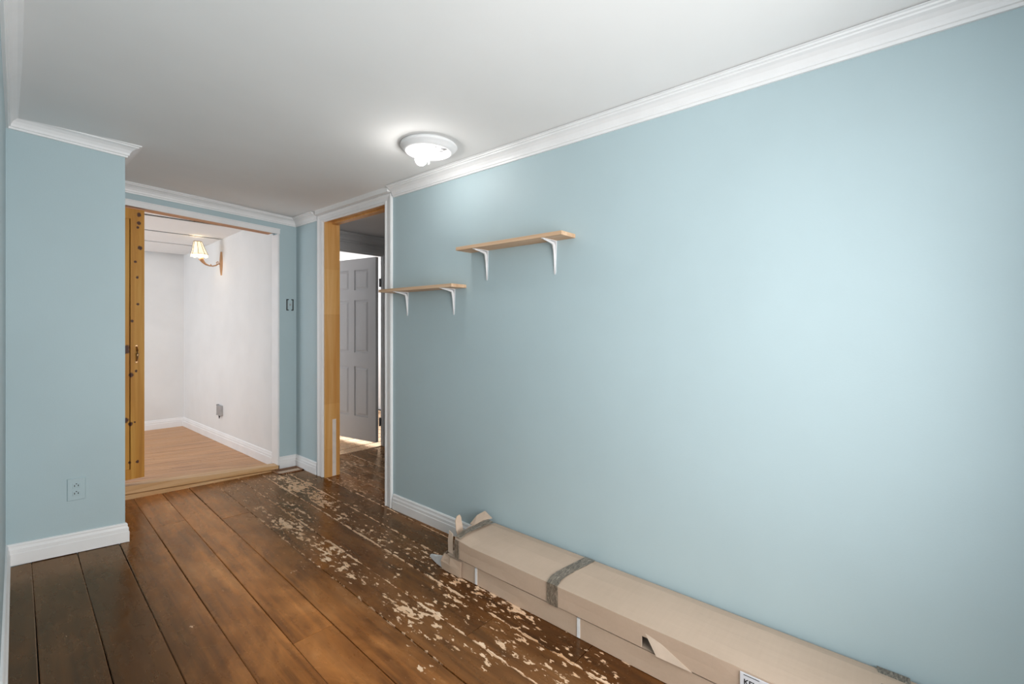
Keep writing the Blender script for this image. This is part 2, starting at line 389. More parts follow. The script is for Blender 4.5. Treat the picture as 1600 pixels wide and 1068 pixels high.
for (y0, y1) in ((4.205, 4.82), (4.875, 5.49), (5.54, 6.09), (6.135, 6.81)):
    b = B().box((-1.0, y0, 0), (1.70, y1, 0), top=lambda x, y: zwc(x, y) + .006, bot=zwc); b.build('ceiling_panel', M['ceil'], cw)
# sub floors and boards
b = B().prism([(-1.4, -1.1), (W, -1.1), (3.3, -1.1 + 2.9), (3.3, 4.17), (-1.4, 4.17)], lambda x, y: zf(x) - .09, lambda x, y: zf(x) - .021)
floor = struct(b.build('floor', M['dark']))
b = B()
for k in range(12):
    ya_, yb_ = 4.11 + 2.87 * k / 12, 4.11 + 2.87 * (k + 1) / 12
    b.box((-1.1, ya_, 0), (1.70, yb_, 0), top=lambda x, y: zw(x, y) - .022, bot=lambda x, y: zw(x, y) - .12)
floor2 = struct(b.build('floor_white_room', M['dark']))
y = 4.165; k = 0
while y < 6.86:
    w = 0.068; y1 = min(y + w - .003, 6.878); dz = random.uniform(-.0006, .0006)
    splits = [-1.0, random.uniform(-.6, 1.4), 1.698]
    for a, c in zip(splits[:-1], splits[1:]):
        B().box((a, y, 0), (c - .001, y1, 0), top=lambda x, yy: zw(x, yy) + dz, bot=lambda x, yy: zw(x, yy) - .018).build('floor_board', M['board'], floor2)
    y += w
# painted planks of the main room and hall
def plank(u0, u1, ya, yb, cx0=None, cx1=None, par=None, jit=True):
    g = .0014; u0 += g; u1 -= g
    n = max(2, int((yb - ya) / .35)); rows = []
    dz = random.uniform(-.0012, .0012) if jit else 0
    vs = []; fs = []; uv = []
    for i in range(n + 1):
        yy = ya + (yb - ya) * i / n
        wob = 0.0012 * math.sin(yy * 3.1 + u0 * 9)
        xs = [u0 + .0389 * yy + wob, u0 + .0389 * yy + wob + .0025, u1 + .0389 * yy + wob - .0025, u1 + .0389 * yy + wob]
        if cx1 is not None: xs = [min(x, cx1) for x in xs]
        z = [zf(xs[0]) + dz - .0015, zf(xs[1]) + dz, zf(xs[2]) + dz, zf(xs[3]) + dz - .0015]
        for x, zz in zip(xs, z): vs.append((x, yy, zz)); uv.append(((x - .0389 * yy - wob - u0) / (u1 - u0), yy))
        vs.append((xs[3], yy, z[3] - .016)); uv.append((1, yy)); vs.append((xs[0], yy, z[0] - .016)); uv.append((0, yy))
    for i in range(n):
        for k in range(6): k2 = (k + 1) % 6; fs.append((i * 6 + k, i * 6 + k2, (i + 1) * 6 + k2, (i + 1) * 6 + k))
    fs.append(tuple(range(5, -1, -1))); fs.append(tuple(range(n * 6, n * 6 + 6)))
    me = bpy.data.meshes.new('plank'); me.from_pydata(vs, [], fs)
    ul = me.uv_layers.new(name='UVMap')
    for lp in me.loops: ul.data[lp.index].uv = uv[lp.vertex_index]
    bm = bmesh.new(); bm.from_mesh(me); bmesh.ops.recalc_face_normals(bm, faces=bm.faces); bm.to_mesh(me); bm.free()
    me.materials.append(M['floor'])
    o = bpy.data.objects.new('plank', me); COL.objects.link(o); o.parent = par or floor
    return o
US = [-1.27, -1.105, -.94, -.775, -.61, -.445, -.28, -.115, .052, .218, .383, .549, .712, .873, 1.038, 1.205, 1.375, 1.548, 1.717, 1.89, 2.055, 2.22, 2.385, 2.55, 2.715, 2.88, 3.05]
JOINT = {.712 + .0: 1.75, 1.038: None}
for i in range(len(US) - 1):
    u0, u1 = US[i], US[i + 1]; um = (u0 + u1) / 2
    ya, yb = -.65, YF + .03
    if um < -.1: yb = .44
    elif um < .05: yb = 3.30
    elif um < .38: yb = 3.36
    if um > 1.73: yb = 4.17
    if um > 1.9: ya = 2.3
    if um > 2.2: ya = 1.9
    js = {.549: [3.37], .712: [1.75], .873: [3.234], 1.038: [2.19], 1.375: [.9], 1.548: [2.75], 1.205: [1.3], 1.89: [3.4], .218: [1.05]}.get(u0, [])
    cur = ya
    for j in js + [yb]:
        if j <= cur: continue
        plank(u0, u1, cur + .001, j - .001); cur = j
# bedroom behind the hall
b = B().box((1.86, 4.17, -.12), (4.0, 7.4, -.04)); floor3 = struct(b.build('floor_bedroom', M['dark']))
yy = 4.175
while yy < 5.5:
    o = plank(0, .162, 1.9, 3.9, par=floor3); 
    for v in o.data.vertices: x, y_, z = v.co; v.co = (y_, yy + (x - .0389 * y_), zf(2.4) - .006 + (z - zf(x)))
    yy += .165
B().box((1.9, yy, -.05), (3.9, 7.3, -.028)).build('plank', M['floor'], floor3)

b = B()   # hall / bedroom partition with doorway
b.box((1.977, 4.17, -.1), (2.0, 4.205, 2.3)); b.box((2.80, 4.17, -.1), (4.0, 4.205, 2.3)); b.box((2.0, 4.17, 1.995), (2.80, 4.205, 2.3))
struct(b.build('wall_hall', M['grey']))
b = B(); b.box((3.2, 1.7, -.1), (3.3, 4.17, 2.3)); b.box((1.977, 1.7, -.1), (3.2, 1.8, 2.3)); struct(b.build('wall_hall_side', M['grey']))
b = B(); b.box((1.86, 1.7, 2.165), (3.3, 4.27, 2.25)); struct(b.build('ceiling_hall', M['grey']))
b = B(); b.box((4.0, 4.17, -.1), (4.1, 7.4, 2.4)); b.box((1.86, 7.3, -.1), (2.7, 7.4, 2.4)); b.box((3.9, 7.3, -.1), (4.0, 7.4, 2.4)); b.box((2.7, 7.3, -.1), (3.9, 7.4, .75)); b.box((2.7, 7.3, 2.05), (3.9, 7.4, 2.4)); b.box((1.86, 4.205, -.1), (1.98, 7.3, 2.4))
struct(b.build('wall_bedroom', M['white']))
window('window_4', 2.7, 3.9, .75, 2.05, 7.35, 'y')
b = B(); b.box((1.86, 4.206, 2.25), (4.1, 7.4, 2.36)); struct(b.build('ceiling_bedroom', M['ceil']))

# ---------------------------------------------------------------- mouldings
def sweep(name, path, prof, zfun, i0, i1, mat, closed_prof=True):
    """profile (out,z) carried along plan path; interior lies on the left of the path direction. Only segment i0..i1 is built, mitred."""
    def off(i, d):
        p = Vector(path[i]); ns = []
        if i > 0: t = (Vector(path[i]) - Vector(path[i - 1])).normalized(); ns.append(Vector((-t.y, t.x)))
        if i < len(path) - 1: t = (Vector(path[i + 1]) - Vector(path[i])).normalized(); ns.append(Vector((-t.y, t.x)))
        if len(ns) == 1: return p + ns[0] * d
        m = (ns[0] + ns[1]).normalized(); return p + m * (d / max(.3, m.dot(ns[0])))
    b = B(); rings = []
    for i in range(i0, i1 + 1):
        rings.append([(off(i, o).x, off(i, o).y, zfun(*path[i]) + z) for (o, z) in prof])
    b.loft(rings); return struct(b.build(name, mat))
CROWN = [(0, 0), (.009, 0), (.011, .009), (.016, .011), (.018, .022), (.026, .036), (.038, .046), (.050, .051), (.052, .056), (.060, .058), (.062, .063), (.070, .064), (.070, .0665), (0, .0665)]
BASE = [(0, -.004), (.016, -.004), (.016, .052), (.0135, .055), (.0135, .072), (.011, .076), (.009, .084), (.0095, .092), (.006, .099), (0, .1)]
cp = [(W, 3.695), (W, YF), (.535, YF), P1, P2, (LW(.45), .45)]
sweep('trim_1', [(W, -.65), (W, 2.625)], CROWN, zc, 0, 1, M['trim'])
sweep('trim_2', cp, CROWN, zc, 0, 1, M['trim'])
sweep('trim_3', cp, CROWN, zc, 1, 2, M['trim'])
sweep('trim_4', cp, CROWN, zc, 2, 3, M['trim'])
sweep('trim_5', cp, CROWN, lambda x, y: zc(x) + (.018 if x < .3 else 0), 3, 4, M['trim'])
sweep('trim_6', cp, CROWN, lambda x, y: zc(x) + (.018 if 0 < x < .3 else 0), 4, 5, M['trim'])
sweep('baseboard_right', [(W, -.65), (W, 2.625)], BASE, zf, 0, 1, M['trim'])
bp = [(W, 3.70), (W, YF), (1.700, YF)]
sweep('baseboard_corner', bp, BASE, lambda x, y: zf(x) + .002, 0, 1, M['trim'])
sweep('baseboard_far', bp, BASE, lambda x, y: zf(x) + .002, 1, 2, M['trim'])
bp2 = [(.535, 4.0), P1, P2, (LW(.45), .45)]
sweep('baseboard_return', bp2, BASE, zf, 0, 1, M['trim'])
sweep('baseboard_jutting', bp2, BASE, lambda x, y: zf(x) + .006, 1, 2, M['trim'])
sweep('baseboard_left', bp2, BASE, zf, 2, 3, M['trim'])
BW = [(0, -.02), (.016, -.02), (.016, .068), (.0125, .072), (.0125, .088), (.010, .094), (.007, .110), (0, .115)]
bp3 = [(1.70, 4.205), (1.70, 6.88), (-1.0, 6.88)]
zb = lambda x, y: .012 + (-.037) * (y - 4.1) / 2.78
sweep('baseboard_white_room_right', bp3, BW, zb, 0, 1, M['trim'])
sweep('baseboard_white_room_far', bp3, BW, lambda x, y: zb(1.7, 6.88) + .014 * (1.7 - x), 1, 2, M['trim'])
# hall crown and casing round the hall doorway
HC = [(0, 0), (.012, 0), (.012, .018), (.022, .024), (.030, .044), (.048, .060), (.066, .066), (.070, .076), (.078, .078), (.078, .09), (0, .09)]
sweep('trim_7', [(3.2, 4.17), (1.977, 4.17)], HC, lambda x, y: 2.072, 0, 1, M['grey'])
b = B()
b.box((1.98, 4.152, 1.99), (2.88, 4.172, 2.064)); b.box((1.98, 4.146, 2.05), (2.88, 4.172, 2.068)); b.box((2.795, 4.152, -.05), (2.88, 4.172, 1.99))
b.box((2.794, 4.17, -.05), (2.802, 4.205, 1.985)); b.box((2.0, 4.17, 1.978), (2.80, 4.205, 1.997))
struct(b.build('trim_8', M['grey'], bevel=.003))
# white trim round the wide opening
b = B()
b.box((.12, YF - .012, 0), (1.7045, YF + .004, 0), top=lambda x, y: zth(x) + .038, bot=lambda x, y: zth(x) - .002)
b.box((.12, YF - .017, 0), (1.706, YF + .002, 0), top=lambda x, y: zth(x) + .042, bot=lambda x, y: zth(x) + .034)
struct(b.build('trim_9', M['trim'], bevel=.001))
b = B(); b.box((1.688, YF - .004, .035), (1.7035, YF + .118, 0), top=lambda x, y: zth(x) - .003); struct(b.build('trim_10', M['trim'], bevel=.002))
b = B(); b.box((.10, YF + .004, 0), (1.655, 4.205, 0), top=lambda x, y: zth(x) + .011, bot=lambda x, y: zth(x)); struct(b.build('trim_11', M['header']))

# door casing (white), pine jambs in the right wall
def casing(path3, name, mat, wall_x=W):
    pass
CP = [(0, 0), (0, .016), (.010, .019), (.020, .016), (.026, .012), (.058, .010), (.064, .014), (.072, .015), (.080, .010), (.085, .008), (.085, 0)]   # across, out
b = B()
def cas_leg(y_in, sgn, z0, ztop):
    rings = [[(W - o, y_in + sgn * a, z0) for a, o in [(.085 - a_, o_) for a_, o_ in CP]], [(W - o, y_in + sgn * a, ztop(a)) for a, o in [(.085 - a_, o_) for a_, o_ in CP]]]
    b.loft(rings)
cas_leg(2.713 + .010, -1, 0.0, lambda a: 2.093 + a * .75)
cas_leg(3.588 + .004, 1, 0.002, lambda a: 2.093 + a * .75)
rings = []
for (ys, s) in ((2.723, -1), (3.592, 1)):
    rings.append([(W - o, ys + s * a, 2.093 + a * .75) for a, o in [(.085 - a_, o_) for a_, o_ in CP]])
b.loft(rings)
d1 = struct(b.build('trim_12', M['trim']))
b = B().prism([(0, 0)] * 0 or [(W, 2.63), (W, 3.69), (W - .045, 3.66), (W - .045, 2.64)], 2.158, 2.2)
struct(b.build('trim_13', M['ceil']))
XJ = W + .129
b = B(); b.box((W - .001, 3.573, -.004), (XJ, 3.589, 2.116)); struct(b.build('trim_14', M['jamb'], bevel=.0015))
b = B(); b.box((W - .001, 2.712, -.004), (XJ, 2.728, 2.116)); struct(b.build('trim_15', M['jamb'], bevel=.0015))
b = B(); b.box((W - .001, 2.728, 2.100), (XJ, 3.573, 2.116)); b.box((W + .06, 2.728, 2.086), (XJ - .02, 3.573, 2.101)); struct(b.build('trim_16', M['jamb'], bevel=.0015))
b = B(); b.box((W + .062, 3.5705, .0), (W + .094, 3.574, .47)); struct(b.build('trim_17', M['patch']))
# sill of the wide opening: top board and thin shoe strip
zs = lambda x, y: .137 - .092 * (x - .66)
b = B(); b.box((.56, 4.065, 0), (1.688, 4.163, 0), top=zs, bot=lambda x, y: max(zs(x, y) - .058, zf(x) + .006)); struct(b.build('trim_18', M['sill'], bevel=.003))
b = B(); b.box((.56, 4.045, 0), (1.66, 4.10, 0), top=lambda x, y: max(zs(x, y) - .060, zf(x) + .004), bot=lambda x, y: zf(x) - .004); struct(b.build('trim_19', M['sill'], bevel=.0015))

# ---------------------------------------------------------------- sliding pine door in the opening
t = thing('sliding_door', (.45, 4.14, .165), 'varnished knotty pine sliding door at the left of the wide opening', 'door')
b = B(); b.box((.704, 4.115, .165), (.782, 4.155, 2.072)); part(t, b, 'stile', M['pine'], bevel=.0015)
b = B(); b.box((.115, 4.115, .165), (.19, 4.155, 2.072)); part(t, b, 'stile', M['pine'], bevel=.0015)
b = B(); b.box((.19, 4.1155, 2.0), (.704, 4.155, 2.072)); part(t, b, 'rail', M['pine'])
b = B(); b.box((.19, 4.1155, .165), (.704, 4.155, .235)); part(t, b, 'rail', M['pine'])
x = .19
while x < .66:
    x1 = x + .1 if x < .55 else .702; b = B(); b.box((x + .002, 4.120, .235), (x1 - .002, 4.15, 2.0)); part(t, b, 'panel_board', M['pine'], bevel=.002); x += .1
b = B(); b.box((.19, 4.135, .235), (.704, 4.148, 2.0)); part(t, b, 'backing', M['dark'])
b = B(); b.tube([(.737, 4.116, 1.098), (.737, 4.098, 1.092), (.737, 4.084, 1.07), (.737, 4.080, 1.047), (.737, 4.084, 1.024), (.737, 4.098, 1.002), (.737, 4.116, .996)], [.005, .004, .006, .0085, .006, .004, .005], 10)
h = part(t, b, 'handle', M['bronze'], True); h['label'] = 'small bronze pull handle'
for z in (1.103, .991):
    b = B().lathe((.737, 4.1155, z), [(.008, 0), (.007, -.0)], 8) if False else B().box((.729, 4.1125, z - .009), (.745, 4.116, z + .009)); part(t, b, 'handle_rosette', M['bronze'], bevel=.002)
rebase(t)

# ---------------------------------------------------------------- six panel door in the hall
hx, hy = 2.736, 4.207; dv = Vector((-.16, .987)).normalized()
t = thing('panel_door', (hx, hy, -.01), 'white six-panel door standing ajar beyond the pine doorway', 'door')
nrm = Vector((-dv.y, dv.x)) * 1.0
if nrm.x > 0: nrm = -nrm
def leafp(s, o, z): q = Vector((hx, hy)) + dv * s + nrm * o; return (q.x, q.y, z)
ZL0, ZL1, WL = 0.006, 1.972, .76
def leafbox(b, s0, s1, o0, o1, z0, z1, inset=0):
    i = len(b.v)
    for (s, z) in ((s0, z0), (s1, z0), (s1, z1), (s0, z1)): b.v.append(leafp(s, o0, z))
    for (s, z) in ((s0 + inset, z0 + inset), (s1 - inset, z0 + inset), (s1 - inset, z1 - inset), (s0 + inset, z1 - inset)): b.v.append(leafp(s, o1, z))
    b.f += [tuple(i + k for k in q) for q in ((0, 3, 2, 1), (4, 5, 6, 7), (0, 1, 5, 4), (1, 2, 6, 5), (2, 3, 7, 6), (3, 0, 4, 7))]
cols = ((.115, .335), (.425, .645)); rws = ((.26, .80), (.95, 1.52), (1.63, 1.85))
b = B(); leafbox(b, 0, WL, -.035, -.010, ZL0, ZL1)
# stiles and rails proud of the panel field
segs = [(0, .115, ZL0, ZL1), (.335, .425, ZL0, ZL1), (.645, WL, ZL0, ZL1)]
for c0, c1 in cols:
    zz = ZL0
    for r0, r1 in rws: segs.append((c0, c1, zz, r0)); zz = r1
    segs.append((c0, c1, zz, ZL1))
for (s0, s1, z0, z1) in segs: leafbox(b, s0, s1, -.010, 0, z0, z1)
part(t, b, 'leaf', M['door'])
for c0, c1 in cols:
    for r0, r1 in rws:
        b = B(); leafbox(b, c0 + .014, c1 - .014, -.0101, -.002, r0 + .014, r1 - .014, .020); part(t, b, 'door_panel', M['door'])
for z in (1.70, .22):
    b = B().lathe((hx + .046, hy - .008, z - .045), [(.007, 0), (.008, .002), (.008, .088), (.007, .09)], 10)
    b.box((hx + .040, hy - .004, z - .045), (2.794, hy + .003, z + .045)); part(t, b, 'hinge', M['hinge'])
rebase(t)

# ---------------------------------------------------------------- shelves
def shelf(y0, y1, ztop, blist, label, dz=0.0, drop=.16):
    t = thing('wall_shelf', (W, (y0 + y1) / 2, ztop), label, 'shelf', 'raw pine shelves on white brackets')
    xf = 1.731; th = .019
    b = B(); b.box((xf, y0, ztop - th), (W - .001, y1, ztop)); part(t, b, 'board', M['shelf'], bevel=.0015)
    for yb in blist:
        zb_ = ztop - th; hw = .011
        b = B()
        # arm under the board: broad at the wall, narrowing to the tip, with a raised rib
        b.loft([[(W - .002, yb - hw, zb_ - .003), (W - .002, yb + hw, zb_ - .003), (W - .002, yb + hw, zb_), (W - .002, yb - hw, zb_)],
                [(xf + .012, yb - .006, zb_ - .0025), (xf + .012, yb + .006, zb_ - .0025), (xf + .012, yb + .006, zb_), (xf + .012, yb - .006, zb_)],
                [(xf + .006, yb - .003, zb_ - .002), (xf + .006, yb + .003, zb_ - .002), (xf + .006, yb + .003, zb_), (xf + .006, yb - .003, zb_)]])
        b.loft([[(W - .0005, yb - hw, zb_), (W - .0005, yb + hw, zb_), (W - .004, yb + hw, zb_), (W - .004, yb - hw, zb_)],
                [(W - .0005, yb - .006, zb_ - drop + .012), (W - .0005, yb + .006, zb_ - drop + .012), (W - .0035, yb + .006, zb_ - drop + .012), (W - .0035, yb - .006, zb_ - drop + .012)],
                [(W - .0005, yb - .003, zb_ - drop), (W - .0005, yb + .003, zb_ - drop), (W - .003, yb + .003, zb_ - drop), (W - .003, yb - .003, zb_ - drop)]])
        # pressed rib running round the bend
        pts = [(xf + .02, yb, zb_ - .003), (W - .05, yb, zb_ - .008), (W - .020, yb, zb_ - .013), (W - .012, yb, zb_ - .026), (W - .008, yb, zb_ - .06), (W - .003, yb, zb_ - drop + .02)]
        b.tube(pts, [.002, .0055, .0075, .0075, .0055, .002], 8)
        br = part(t, b, 'bracket', M['bracket'])
        for zz in (.030,):
            s = B().lathe((W - .006, yb + .008, zb_ - zz), [(.0035, 0), (.003, -.0025)], 8, 'x'); s.build('screw', M['screw'], br)
    rebase(t)
    return t
shelf(1.170, 1.878, 1.686, [1.288, 1.750], 'upper pine shelf with two white brackets, nearer and higher on the blue wall', drop=.165)
shelf(1.915, 2.631, 1.487, [2.022, 2.474], 'lower pine shelf with two white brackets, overlapping the white door casing', drop=.155)

# ---------------------------------------------------------------- ceiling fixture
cx, cy = 1.555, 1.895; cz = zt(cx)
t = thing('ceiling_light', (cx, cy, cz), 'round white ceiling light pan with its glass removed and one bare lit bulb', 'ceiling light')
tilt = 0
b = B().lathe((cx, cy, cz), [(.147, .004), (.149, -.006), (.146, -.012), (.139, -.016), (.132, -.026), (.124, -.034), (.116, -.037), (.112, -.034), (.108, -.018), (.05, -.014), (.001, -.014)], 48)
part(t, b, 'pan', M['trim'], True)
b = B(); b.tube([(cx, cy, cz - .014), (cx, cy, cz - .098)], .0042, 10); rod = part(t, b, 'threaded_rod', M['bracket'], True)
bx, by, bz = 1.508, 1.900, 2.120
b = B(); b.tube([(cx - .036, cy + .016, cz - .014), (bx + .006, by + .002, cz - .045)], [.016, .014], 14); sk = part(t, b, 'socket', M['trim'], True)
b = B(); b.box((cx - .006, cy - .05, cz - .024), (cx + .006, cy + .05, cz - .018)); b.box((cx + .03, cy - .062, cz - .03), (cx + .05, cy - .042, cz - .014)); part(t, b, 'cross_bar', M['steel'])
prof = [(.010, .050), (.013, .042), (.016, .036), (.022, .028), (.028, .016), (.031, .003), (.0305, -.010), (.026, -.021), (.018, -.028), (.009, -.0315), (.001, -.032)]
b = B().lathe((0, 0, 0), prof, 24); bl = part(t, b, 'bulb', M['bulb'], True); bl['label'] = 'glowing bare bulb'
mtx = Matrix.Translation((bx, by, bz)) @ Matrix.Rotation(math.radians(28), 4, 'Y')
bl.data.transform(mtx)
rebase(t)

# ---------------------------------------------------------------- wall sconce in the white room
sx = 1.70; sy = 5.50; sz = 1.905
t = thing('wall_sconce', (sx, sy, sz), 'gilt curved-arm wall lamp with a lit cream shade in the white room', 'wall lamp')
pr = []
for k in range(13):
    z = -.125 + .25 * k / 12; w = .022 * (math.cos(math.pi * (k - 6.3) / 13.5) ** 1.4) + .004; pr.append((z, w))
b = B(); b.loft([[(sx - .0005, sy - w, sz + z), (sx - .0005, sy + w, sz + z), (sx - .012 - w * .35, sy + w * .45, sz + z), (sx - .012 - w * .35, sy - w * .45, sz + z)] for z, w in pr])
part(t, b, 'back_plate', M['gilt'])
ax = [(sx - .015, sy, sz - .005), (sx - .035, sy, sz - .006), (sx - .055, sy, sz - .024), (sx - .085, sy, sz - .034), (sx - .12, sy, sz - .032), (sx - .15, sy, sz - .020), (sx - .172, sy, sz + .000), (sx - .186, sy, sz + .022), (sx - .195, sy, sz + .036)]
b = B(); b.tube(ax, [.007, .0065, .007, .007, .0075, .010, .015, .020, .026], 12); part(t, b, 'arm', M['gilt'], True)
b = B(); b.tube([(sx - .028, sy, sz + .010), (sx - .042, sy, sz + .016), (sx - .052, sy, sz + .006), (sx - .048, sy, sz - .008), (sx - .036, sy, sz - .010)], .005, 8); part(t, b, 'scroll', M['gilt'], True)
b = B(); b.tube([(sx - .10, sy, sz - .028), (sx - .104, sy, sz - .016)], [.004, .006], 8); part(t, b, 'leaf_bud', M['gilt'], True)
shx = sx - .205; zb0 = sz + .076; z1 = sz + .205
def sq(r, z, n=8): return [(shx - .015 * (z - zb0) / (z1 - zb0) + r * math.cos(math.pi * 2 * k / n + .39), sy + r * math.sin(math.pi * 2 * k / n + .39), z) for k in range(n)]
rr = [(.074, 0), (.064, .2), (.055, .42), (.047, .65), (.040, .85), (.036, 1.0)]
b = B(); b.loft([sq(r, zb0 + (z1 - zb0) * h) for r, h in rr], caps=False); b.loft([sq(r - .0015, zb0 + (z1 - zb0) * h) for r, h in rr], caps=False); shd = part(t, b, 'lamp_shade', M['shade'])
for k in range(8):
    a = math.pi * 2 * k / 8 + .39
    b = B(); b.tube([(shx - .015 * h + (r + .001) * math.cos(a), sy + (r + .001) * math.sin(a), zb0 + (z1 - zb0) * h) for r, h in rr], .0022, 5); b.build('piping', M['piping'], shd)
for r, z in ((.075, zb0), (.037, z1)):
    p = sq(r, z); b = B(); b.tube([p[k % 8] for k in range(9)], .003, 5); b.build('piping', M['piping'], shd)
b = B()
for k in range(48):
    a = 2 * math.pi * k / 48; r = .073; q = (shx + r * math.cos(a), sy + r * math.sin(a))
    L = .020 + .010 * abs(math.sin(a * 4)); b.tube([(q[0], q[1], zb0), (q[0], q[1], zb0 - L * .7), (q[0], q[1], zb0 - L)], [.0022, .003, .004], 5)
b.build('fringe', M['fringe'], shd)
b = B(); b.tube([(shx + .01, sy, sz + .03), (shx, sy, sz + .09)], .010, 8); part(t, b, 'candle_sleeve', M['fringe'], True)
l = bpy.data.lights.new('sconce_glow', 'POINT'); l.energy = 0.5; l.color = (1, .82, .6); l.shadow_soft_size = .02
lo = bpy.data.objects.new('sconce_glow', l); COL.objects.link(lo); lo.location = (shx, sy, sz + .115)
rebase(t)

# ---------------------------------------------------------------- electrical bits
def face_pts(): pass
# outlet plate on the jutting wall, painted over
e1 = Vector((P1[0] - P2[0], P1[1] - P2[1])).normalized(); n1 = Vector((e1.y, -e1.x))
oc = Vector(P2) + e1 * .250; ocz = .392
t = thing('wall_outlet', (oc.x, oc.y, ocz), 'double socket with its cover painted blue, low on the jutting left wall', 'outlet')
def wp(a, o, z): q = oc + e1 * a + n1 * o; return (q.x, q.y, ocz + z)
def wbox(a0, a1, o0, o1, z0, z1, ins=0):
    b = B(); b.v = [wp(a0, o0, z0), wp(a1, o0, z0), wp(a1, o0, z1), wp(a0, o0, z1), wp(a0 + ins, o1, z0 + ins), wp(a1 - ins, o1, z0 + ins), wp(a1 - ins, o1, z1 - ins), wp(a0 + ins, o1, z1 - ins)]
    b.f = [(0, 3, 2, 1), (4, 5, 6, 7), (0, 1, 5, 4), (1, 2, 6, 5), (2, 3, 7, 6), (3, 0, 4, 7)]; return b
part(t, wbox(-.036, .036, .0002, .006, -.058, .058, .003), 'cover_plate', M['blue'])
for zz in (.020, -.020):
    s = part(t, wbox(-.016, .016, .0055, .0072, zz - .014, zz + .014, .002), 'socket', M['blue'])
    wbox(-.0085, -.0055, .0068, .0076, zz - .006, zz + .003).build('slot', M['slot'], s); wbox(.0055, .0085, .0068, .0076, zz - .006, zz + .003).build('slot', M['slot'], s)
    wbox(-.0025, .0025, .0068, .0076, zz + .006, zz + .010).build('slot', M['slot'], s)
rebase(t)
# open switch box by the corner
t = thing('switch_box', (1.794, YF, 1.43), 'open electrical box holding a painted switch without its cover, beside the corner', 'switch')
x0, x1, z0, z1 = 1.763, 1.825, 1.379, 1.479
b = B(); y0, y1 = YF - .0012, YF + .004
b.box((x0, y0, z0), (x0 + .009, y1, z1)); b.box((x1 - .009, y0, z0), (x1, y1, z1)); b.box((x0, y0, z0), (x0 + .02, y1, z0 + .008)); b.box((x1 - .02, y0, z0), (x1, y1, z0 + .008)); b.box((x0, y0, z1 - .008), (x0 + .02, y1, z1)); b.box((x1 - .02, y0, z1 - .008), (x1, y1, z1))
part(t, b, 'box_opening', M['slot'])
b = B(); b.box((x0 + .013, YF - .004, z0 + .012), (x1 - .013, YF + .002, z1 - .012)); b.box((x0 + .022, YF - .0045, z0 - .004), (x1 - .022, YF + .001, z1 + .004)); part(t, b, 'switch_body', M['blue'], bevel=.001)
b = B(); b.box((x0 + .024, YF - .009, 1.422), (x1 - .024, YF - .003, 1.438)); part(t, b, 'toggle', M['steel'])
rebase(t)
# junction box in the white room
t = thing('junction_box', (1.70, 5.53, .34), 'bare metal electrical box with a loose cover low on the white wall', 'outlet')
b = B(); b.box((1.672, 5.47, .287), (1.699, 5.575, .393)); part(t, b, 'metal_box', M['steel'], bevel=.002)
b = B(); b.box((1.676, 5.583, .285), (1.699, 5.590, .395)); b.box((1.676, 5.575, .285), (1.699, 5.60, .292)); b.box((1.676, 5.575, .388), (1.699, 5.60, .395)); part(t, b, 'side_bracket', M['hinge'])
b = B(); b.loft([[(1.675, 5.505, .287), (1.69, 5.505, .287), (1.69, 5.530, .287), (1.675, 5.530, .287)], [(1.68, 5.522, .250), (1.682, 5.522, .250), (1.682, 5.524, .250), (1.68, 5.524, .250)]]); part(t, b, 'cable_stub', M['slot'])
rebase(t)
# floor register in the corner
t = thing('floor_register', (1.74, 3.98, .006), 'brown floor vent with pale slats in the corner below the switch', 'vent')
zr = lambda d: (lambda x, y: zf(x) + d)
q0, q1, r0, r1 = 1.622, 1.832, 3.905, 4.055
b = B()
for (a0, a1, c0, c1) in ((q0, q1, r0, r0 + .014), (q0, q1, r1 - .014, r1), (q0, q0 + .016, r0, r1), (q1 - .016, q1, r0, r1)):
    b.box((a0, c0, 0), (a1, c1, 0), top=zr(.007), bot=zr(.0012))
part(t, b, 'frame', M['vent'])
b = B(); b.box((q0 + .01, r0 + .01, 0), (q1 - .01, r1 - .01, 0), top=zr(.0025), bot=zr(.0012)); part(t, b, 'duct_mouth', M['slot'])
k = 0; x = q0 + .020
while x < q1 - .022:
    b = B(); b.box((x, r0 + .014, 0), (x + .0055, r0 + .075, 0), top=zr(.0068), bot=zr(.0028)); part(t, b, 'slat', M['slat'])
    b = B(); b.box((x, r0 + .080, 0), (x + .0055, r1 - .014, 0), top=zr(.0064), bot=zr(.0028)); part(t, b, 'slat', M['vent'])
    x += .0125
b = B(); b.box((q0 + .016, r0 + .075, 0), (q1 - .016, r0 + .080, 0), top=zr(.0068), bot=zr(.0028)); part(t, b, 'cross_bar', M['vent'])
rebase(t)

